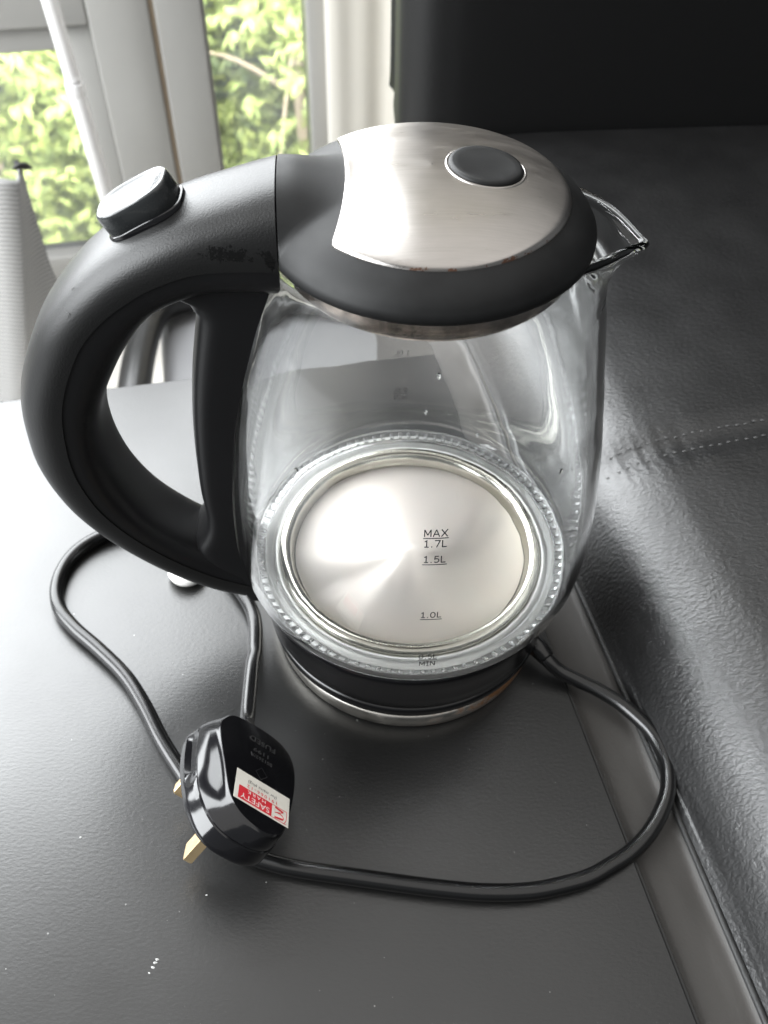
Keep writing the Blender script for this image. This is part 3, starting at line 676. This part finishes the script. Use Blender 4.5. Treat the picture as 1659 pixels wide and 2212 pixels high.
# steel plate on the lid
def plate_out(a):
    r = 0.0414; ca, sa = math.cos(a), math.sin(a)
    if ca < 0:
        for _ in range(4):
            y = r * sa; xc = -0.0252 - (0.0052 * (-y / 0.03) ** 2 if y < 0 else 0.0018 * (y / 0.03) ** 2)
            r = min(0.0414, xc / ca)
    return r
pth = np.linspace(0, 2 * math.pi, 260, endpoint=False); rg = []
for s, up in [(t, 0.0009) for t in np.linspace(0.005, 0.97, 40)] + [(0.985, 0.00078), (0.995, 0.0005), (1.0, 0.0), (1.0, -0.0012)]:
    rg.append([(s * plate_out(a) * math.cos(a), s * plate_out(a) * math.sin(a), lidz(s * plate_out(a) * math.cos(a), s * plate_out(a) * math.sin(a)) + up) for a in pth])
plt = rings('steel_plate', rg, M_plate, lid, cap=False)
# fill centre
# lid release button with its bright surround
BX = 0.0158
def btn(rr, h): return [(BX + rr * math.cos(a), rr * math.sin(a), lidz(BX + rr * math.cos(a), rr * math.sin(a)) + h) for a in np.linspace(0, 2 * math.pi, 72, endpoint=False)]
rings('button_surround', [btn(0.0110, 0.0005), btn(0.0113, 0.0011), btn(0.0117, 0.0012), btn(0.0120, 0.0010), btn(0.0121, 0.0004)], M_plate, lid, loop=True)
rings('release_button', [btn(0.0111, 0.0004), btn(0.0111, 0.0013), btn(0.0107, 0.0019), btn(0.0098, 0.0021), btn(0.0080, 0.0018), btn(0.004, 0.0015), btn(0.0003, 0.0015)], M_lid, lid)

# --- handle: outer grip, inner liner, strut along the glass, switch
HO = [(.0452, .2252), (.055, .2224), (.072, .2170), (.087, .2105), (.1025, .201), (.116, .188), (.127, .173), (.137, .1515), (.1405, .131), (.1403, .113), (.1345, .0915), (.1225, .071), (.105, .051), (.0865, .0365), (.0675, .028)]
HS = [(.0452, .204), (.0560, .204), (.0692, .203), (.080, .1995), (.0893, .1945), (.101, .1855), (.111, .173), (.1205, .152), (.1242, .131), (.1240, .114), (.1195, .0965), (.110, .080), (.097, .065), (.083, .053), (.0675, .044)]
HI = [(.0452, .191), (.057, .1915), (.068, .191), (.0775, .188), (.086, .183), (.094, .1735), (.102, .161), (.110, .145), (.1135, .131), (.1135, .116), (.1105, .101), (.104, .086), (.0945, .0745), (.083, .066), (.0675, .058)]
NS = 120
ho, hs, hi = catmull(HO, NS), catmull(HS, NS), catmull(HI, NS)
hw = np.interp(np.linspace(0, 1, NS), [0, 0.12, 0.3, 0.6, 0.85, 1], [0.0205, 0.0195, 0.0190, 0.0180, 0.0165, 0.0150])
def hpt(u, v, z): return (-u, v, z)
rg = []
for i in range(NS):
    ring = []
    for ph in np.linspace(0, math.pi, 31):
        c, s = math.cos(ph), math.sin(ph)
        v = hw[i] * math.copysign(abs(c) ** 0.72, c); k = abs(s) ** 0.80
        q = hs[i] + (ho[i] - hs[i]) * k; ring.append(hpt(q[0], v, q[1]))
    rg.append(ring)
HG = rg
hd = rings('handle', rg, M_grip, kt); sharp(hd, 50)
rg = []
for i in range(NS):
    ring = []; w = hw[i] * 0.975
    for ph in np.linspace(0, math.pi, 27):
        c, s = math.cos(ph), math.sin(ph)
        v = w * math.copysign(abs(c) ** 0.60, c); k = abs(s) ** 0.62
        q = hs[i] + (hi[i] - hs[i]) * k + (ho[i] - hs[i]) * 0.02; ring.append(hpt(q[0], v, q[1]))
    rg.append(ring)
ln = rings('grip_liner', rg, M_liner, hd); sharp(ln, 50)
SZ = [(0.1995, 0.092), (0.1935, 0.0885), (0.1900, 0.0815), (0.1872, 0.0762), (0.1845, 0.0746), (0.181, 0.0736), (0.172, 0.0753), (0.160, 0.0777), (0.143, 0.0803), (0.128, 0.0818), (0.1156, 0.0826), (0.100, 0.0832), (0.0885, 0.0829), (0.080, 0.0840), (0.0735, 0.0868), (0.067, 0.090), (0.058, 0.087), (0.046, 0.078), (0.034, 0.072)]
sz = catmull(SZ, 60); rg = []
for z, uo in sz:
    w = 0.0148; ring = []
    R0 = Rg(max(z, 0.0545)) + 0.0004
    if z < 0.0545: R0 = 0.0672
    for v in np.linspace(-w, w, 15): ring.append(hpt(math.sqrt(max(1e-9, R0 * R0 - v * v)), v, z))
    for ph in np.linspace(0, math.pi, 21):
        c, s = math.cos(ph), math.sin(ph); ui = math.sqrt(R0 * R0 - w * w)
        ring.append(hpt(ui + (uo - ui) * (0.25 + 0.75 * abs(s) ** 0.5), w * math.copysign(abs(c) ** 0.5, c), z))
    rg.append(ring)
stt = rings('handle_strut', rg, M_liner, hd); sharp(stt, 50)
# power switch on top of the grip
bc = np.array([0.0840, 0.2117]); bt = np.array([0.890, -0.456]); bnn = np.array([0.456, 0.890])
def sw(k, h, n=64, a=0.0124, b=0.0086, e=2.9):
    out = []
    for t in np.linspace(0, 2 * math.pi, n, endpoint=False):
        c, s = math.cos(t), math.sin(t)
        x = a * k * math.copysign(abs(c) ** (2 / e), c); y = b * k * math.copysign(abs(s) ** (2 / e), s)
        hh = h(x, y) if callable(h) else h
        q = bc + bt * x + bnn * hh; out.append(hpt(q[0], y, q[1]))
    return out
hump = lambda base: (lambda x, y: base + 0.0000 - 6.0 * x * x)
rings('switch_slot', [sw(1.06, hump(-0.004)), sw(1.06, hump(0.0012)), sw(1.045, hump(0.0015)), sw(0.9, hump(0.0015))], M_gloss, hd)
rings('power_switch', [sw(1.0, -0.004), sw(1.0, 0.0040), sw(1.0, 0.0062), sw(0.985, 0.0072), sw(0.95, 0.0078), sw(0.90, 0.0079), sw(0.84, 0.0074), sw(0.5, 0.0069), sw(0.02, 0.0068)], M_switch, hd)

V = []; F = []
for i_, j_, a_, l_ in ((38, 9, 0.4, 0.0022), (42, 6, 2.0, 0.0026), (49, 10, 1.2, 0.0016)):
    pz = Vector(HG[i_][30 - j_]); t1 = (Vector(HG[i_ + 1][30 - j_]) - pz).normalized(); t2 = (Vector(HG[i_][29 - j_]) - pz).normalized(); nn = t2.cross(t1)
    if nn.y > 0: nn = -nn
    nn.normalize()
    prev = None
    for s_ in np.linspace(0, 1, 7):
        an = a_ + (s_ - 0.5) * 1.4; c_ = pz + nn * 0.0002 + (t1 * math.cos(a_) + t2 * math.sin(a_)) * (s_ - 0.5) * l_ + (t2 * math.cos(a_) - t1 * math.sin(a_)) * 0.3 * l_ * math.sin(s_ * 3.1)
        k0 = len(V); V += [c_ - (t2 * math.cos(an) - t1 * math.sin(an)) * 0.00009, c_ + nn * 0.00012, c_ + (t2 * math.cos(an) - t1 * math.sin(an)) * 0.00009]
        if prev is not None: F += [(prev, prev + 1, k0 + 1, k0), (prev + 1, prev + 2, k0 + 2, k0 + 1)]
        prev = k0
lt = mesh_obj('lint', V, F, M_thread, hd, False); lt['kind'] = 'stuff'

# ------------------------------------------------------------------ power base
pb = thing('power_base', 'round black power base with a rusty steel band, under the glass kettle', 'kettle base')
lathe('base_body', [(0.0, 0.0090), (0.0585, 0.0090), (0.0588, 0.0118), (0.0612, 0.0124), (0.0624, 0.0132), (0.0634, 0.0150), (0.0637, 0.0185), (0.0632, 0.0200), (0.0, 0.0200)], M_collar, pb)
lathe('steel_band', [(0.0560, 0.0004), (0.0602, 0.0004), (0.0610, 0.0012), (0.0612, 0.0045), (0.0610, 0.0080), (0.0602, 0.0088), (0.0560, 0.0088)], M_band, pb, loop=True)

# ------------------------------------------------------------------ cord and plug
ew = Vector((0.78672, -0.2425, -0.56769)).normalized(); ed = Vector((0.07257, -0.8769, 0.47516)); ed = (ed - ew * ed.dot(ew)).normalized(); en = ew.cross(ed)
PO = Vector((-0.06916, -0.10388, 0.02600)); TP = 0.0165
plug = thing('fused_plug', 'glossy black three pin fused plug with red and white safety sticker and long cord', 'plug', PO)
def pp(w, d, n): return PO + ew * w + ed * d + en * n
BO = [(-.0203, -.0189), (-.0226, -.0131), (-.0217, .0013), (-.0182, .0155), (-.0141, .0246), (-.0092, .0306), (-.0040, .0331), (.0018, .0336), (.0094, .0325), (.0160, .0280), (.0205, .0180), (.0225, .0040), (.0228, -.0120), (.0200, -.0220), (.0120, -.0265), (.0000, -.0275), (-.0120, -.0260), (-.0168, -.0232)]
FO = [(-.0164, -.0114), (-.0120, .0067), (-.0077, .0222), (-.0032, .0287), (.0037, .0318), (.0101, .0318), (.0158, .0272), (.0188, .0150), (.0204, .0000), (.0202, -.0115), (.0178, -.0195), (.0130, -.0242), (.0050, -.0260), (-.0050, -.0256), (-.0114, -.0238), (-.0148, -.0190)]
def by_angle(poly, c=(0.0012, 0.003), n=110):
    q = catmull(poly, 600, closed=True) - np.array(c); a = np.arctan2(q[:, 1], q[:, 0]); o_ = np.argsort(a); r = np.hypot(q[:, 0], q[:, 1])
    t = np.linspace(-math.pi, math.pi, n, endpoint=False); rr = np.interp(t, np.concatenate([a[o_] - 2 * math.pi, a[o_], a[o_] + 2 * math.pi]), np.tile(r[o_], 3))
    return np.stack([c[0] + rr * np.cos(t), c[1] + rr * np.sin(t)], 1)
BA, FA = by_angle(BO), by_angle(FO); PCN = np.array((0.0012, 0.003))
def shell(name, levels, m):
    rg = []
    for n_, mixf, k, scoop in levels:
        ring = []
        for b_, f_ in zip(BA, FA):
            q = b_ * (1 - mixf) + f_ * mixf; q = PCN + (q - PCN) * k
            if scoop:
                side = math.exp(-((q[1] + 0.002) / 0.0125) ** 4)
                if q[0] < 0: q[0] += scoop * side
                else: q[0] -= scoop * side
            ring.append(pp(q[0], q[1], n_))
        rg.append(ring)
    o = rings(name, rg, m); sub(o, plug); sharp(o, 32); return o
shell('plug_base', [(0.0, 0, 0.955, 0), (-0.0006, 0, 0.985, 0), (-0.0016, 0, 1.0, 0), (-0.0034, 0.02, 1.0, 0.0002), (-0.0046, 0.05, 1.0, 0.0022), (-0.0064, 0.09, 1.0, 0.0027), (-0.0080, 0.13, 0.998, 0.0016), (-0.0084, 0.13, 0.98, 0.0014)], M_gloss)
shell('plug_cover', [(-0.0082, 0.14, 0.94, 0.0014), (-0.0085, 0.15, 0.985, 0.0012), (-0.0090, 0.16, 0.994, 0.0010), (-0.0110, 0.36, 0.998, 0.0004), (-0.0132, 0.66, 1.0, 0), (-0.0148, 0.90, 1.0, 0), (-0.0156, 0.985, 0.997, 0), (-0.0161, 1.0, 0.986, 0), (-0.0165, 1.0, 0.965, 0), (-0.0165, 1.0, 0.60, 0)], M_gloss)
def pin(w, d, hw2, hd2, ln_):
    rg = []
    for n_, k in ((-0.002, 1), (ln_ - 0.0016, 1), (ln_ - 0.0005, 0.82), (ln_, 0.55)):
        c = [(-1, -1), (-0.86, -1), (0.86, -1), (1, -0.8), (1, 0.8), (0.86, 1), (-0.86, 1), (-1, 0.8)]
        rg.append([pp(w + a * hw2 * k, d + b * hd2 * k, n_) for a, b in c])
    sub(rings('pin', rg, M_brass, smooth=False), plug)
pin(0.0, 0.0127, 0.0020, 0.0040, 0.0227); pin(-0.0111, -0.0095, 0.0032, 0.0020, 0.0177); pin(0.0111, -0.0095, 0.0032, 0.0020, 0.0177)
# raised lettering
def on_plug(V, F, x0, y0, h, name, m, par=None, smooth=False):
    W = [pp(-(x0 + x), y0 + y, -(TP + h + z)) for x, y, z in V]
    o = mesh_obj(name, W, F, m, None, smooth); o.parent = par or plug
    o.matrix_parent_inverse = Matrix.Translation(-plug.location) if not par else Matrix.Identity(4)
    return o
for s, x0, y0, cap, wd in (('FUSED', -0.0036, -0.0172, 0.0029, 0.0122), ('1199', -0.0034, -0.0110, 0.0021, 0.0070), ('BS1363/A', -0.0038, -0.0072, 0.0019, 0.0100)):
    V, F = text_geo(s, cap, 0.0, 0.07, width=wd)
    on_plug(V, F, x0, y0, 0.00001, 'raised_lettering', M_raised)
def quad_strip(pts, w):
    """flat ribbon along 2D pts"""
    V, F = [], []; pts = np.array(pts, float)
    for i in range(len(pts)):
        t = pts[min(i + 1, len(pts) - 1)] - pts[max(i - 1, 0)]; t /= np.linalg.norm(t) + 1e-12; nn = np.array([-t[1], t[0]]) * w / 2
        V += [(*(pts[i] + nn), 0), (*(pts[i] - nn), 0)]
        if i: F.append((2 * i - 2, 2 * i - 1, 2 * i + 1, 2 * i))
    return np.array(V), F
V, F = quad_strip([(0, 0.0034), (0.0026, 0), (0, -0.0034), (-0.0026, 0), (0, 0.0034)], 0.00022); on_plug(V, F, -0.0045, 0.0020, 0.00006, 'raised_emblem', M_raised)
# safety sticker 28 x 15 mm; x from its left, y up from its bottom
SX, SY, SW, SH = -0.0179, 0.0066, 0.0240, 0.0160
def rect(x0, x1, y0, y1): return np.array([(x0, y0, 0), (x1, y0, 0), (x1, y1, 0), (x0, y1, 0)]), [(0, 1, 2, 3)]
V = [(x, y, z) for z in (0, 0.00008) for x, y in ((0, 0), (SW, 0), (SW, SH), (0, SH))]
F = [(4, 5, 6, 7), (0, 1, 5, 4), (1, 2, 6, 5), (2, 3, 7, 6), (3, 0, 4, 7)]
stk = on_plug(np.array(V), F, SX, SY, 0.00003, 'safety_sticker', M_sticker)
def on_stk(V, F, x, y, h, name, m):
    kx, ky = SW / 0.0285, SH / 0.0152
    return on_plug(np.array(V) * np.array((kx, ky, 1)), F, SX + x * kx, SY + y * ky, 0.00003 + 0.00008 + h, name, m, stk)
on_stk(*rect(0.0090, 0.0264, 0.0078, 0.0144), 0, 0, 0.00004, 'red_panel', M_red)
for s, x, y, cap, wd, b, m, sp in (('SAFETY', 0.0177, 0.0110, 0.0026, 0.0150, 0.0, M_whiteink, 1.0), ('MARK', 0.0172, 0.0084, 0.0016, 0.0096, 0.0, M_whiteink, 1.4), ('191066-12', 0.0146, 0.0056, 0.0016, 0.0158, 0.0, M_red, 1.3), ('(for mains plug)', 0.0146, 0.0033, 0.0015, 0.0152, 0.0, M_mark, 1.1)):
    V, F = text_geo(s, cap, b, 0, width=wd, spacing=sp); on_stk(V, F, x, y, 0.00008, 'printed_lettering', m)
for pts, w in (([(0.0012, 0.0080), (0.0090, 0.0080)], 0.00028), ([(0.0012, 0.0143), (0.0090, 0.0143)], 0.00028), ([(0.0013, 0.0080), (0.0013, 0.0120), (0.0024, 0.0143)], 0.00028),
               ([(0.0030, 0.0128), (0.0074, 0.0136)], 0.0009), ([(0.0030, 0.0092), (0.0074, 0.0086)], 0.0009),
               ([(0.0030, 0.0092), (0.0046, 0.0102), (0.0062, 0.0108), (0.0074, 0.0112)], 0.0004), ([(0.0030, 0.0128), (0.0028, 0.0118), (0.0038, 0.0109), (0.0062, 0.0108)], 0.0004)):
    V, F = quad_strip(catmull(pts, 14) if len(pts) > 2 else pts, w); on_stk(V, F, 0, 0, 0.00006, 'emblem_stroke', M_red)
# cord: from the base, round the front, under the plug, round the left and back to the plug
cz = 0.0036
xy = [(.0585, -.0235), (.0640, -.0302), (.0698, -.0342), (.0780, -.0380), (.0855, -.0421), (.0940, -.0482), (.1000, -.0543), (.1055, -.0615), (.1085, -.0685), (.1098, -.0760), (.1093, -.0830), (.1075, -.0900), (.1041, -.0967), (.0995, -.1035), (.0945, -.1092), (.0880, -.1147), (.0800, -.1195), (.0728, -.1234), (.0648, -.1262), (.0485, -.1298), (.0307, -.1307), (.0131, -.1297), (-.0046, -.1279), (-.0224, -.1259), (-.0386, -.1240), (-.0495, -.1221), (-.0600, -.1190), (-.0690, -.1135), (-.0775, -.1045), (-.0850, -.0945), (-.0915, -.0870), (-.1035, -.0715), (-.1147, -.0545), (-.1257, -.0406), (-.1400, -.0277), (-.1544, -.0160), (-.1642, -.0050), (-.1686, .0080), (-.1674, .0222), (-.1611, .0335), (-.1500, .0418), (-.1367, .0450), (-.1172, .0410), (-.0980, .0290), (-.0820, .0100), (-.0720, -.0067), (-.0691, -.0246)]
cp = [(x, y, cz) for x, y in xy]; cp[0] = (.0585, -.0235, .0105); cp[1] = (.0640, -.0302, .0078); cp[2] = (.0698, -.0342, .0050)
pe = pp(-0.0008, -0.0262, -0.0090); pd = -ed
cp += [tuple(Vector((-.0690, -.036, .0060))), tuple(pe + pd * 0.016 + Vector((0, 0, -.001))), tuple(pe + pd * 0.004)]
sub(tube('cord', cp, 0.0033, M_cord, n=16, steps=420), plug)
sub(tube('cord_sleeve', [pe - pd * 0.006, pe + pd * 0.002, pe + pd * 0.009], [0.0056, 0.0050, 0.0036], M_gloss, n=18, steps=14), plug)
pb_gl = tube('cord_gland', [(.0560, -.0215, .0112), (.0600, -.0256, .0100), (.0636, -.0297, .0083)], [0.0048, 0.0046, 0.0038], M_collar, pb, n=16, steps=12)

# ------------------------------------------------------------------ small things
V = []; F = []
cap = lathe('white_bead', [(0.0, 0.0002), (0.0075, 0.0002), (0.0092, 0.0016), (0.0096, 0.0036), (0.0088, 0.0056), (0.0060, 0.0070), (0.0, 0.0075)], M_cap, None, n=48)
cap.location = (-0.1075, 0.0195, 0); tag(cap, 'small glossy white domed bead half hidden under the kettle handle', 'bead')
# crumbs and fibres on the table
V = []; F = []
def crumb(x, y, s):
    i = len(V); m = 7; s *= 0.62
    for t in range(m):
        a = 2 * math.pi * t / m; r_ = s * rng.uniform(0.45, 1.25); V.append((x + r_ * math.cos(a) * 1.3, y + r_ * math.sin(a), 0.0001))
    V.append((x, y, s * 0.5)); F.extend([(i + t, i + (t + 1) % m, i + m) for t in range(m)])
for _ in range(50):
    x, y = rng.uniform(-0.22, 0.05), rng.uniform(-0.20, -0.02)
    if abs(x + 0.07) < 0.03 and y > -0.13: continue
    crumb(x, y, rng.choice([0.00018, 0.00025, 0.0004], p=[0.6, 0.3, 0.1]))
for (x, y, s) in ((-0.0905, -0.1560, 0.0011), (-0.0911, -0.1571, 0.0013), (-0.0916, -0.1586, 0.0010), (-0.0925, -0.1605, 0.0006), (-0.0760, -0.1330, 0.0006), (-0.1290, -0.1120, 0.0008)): crumb(x, y, s)
M_dust = mat('grey_dust', (0.34, 0.34, 0.33), 0.8)
du = mesh_obj('dust', V, F, M_dust, None, False); du['kind'] = 'stuff'; du['label'] = 'white specks of dust scattered over the black table top'
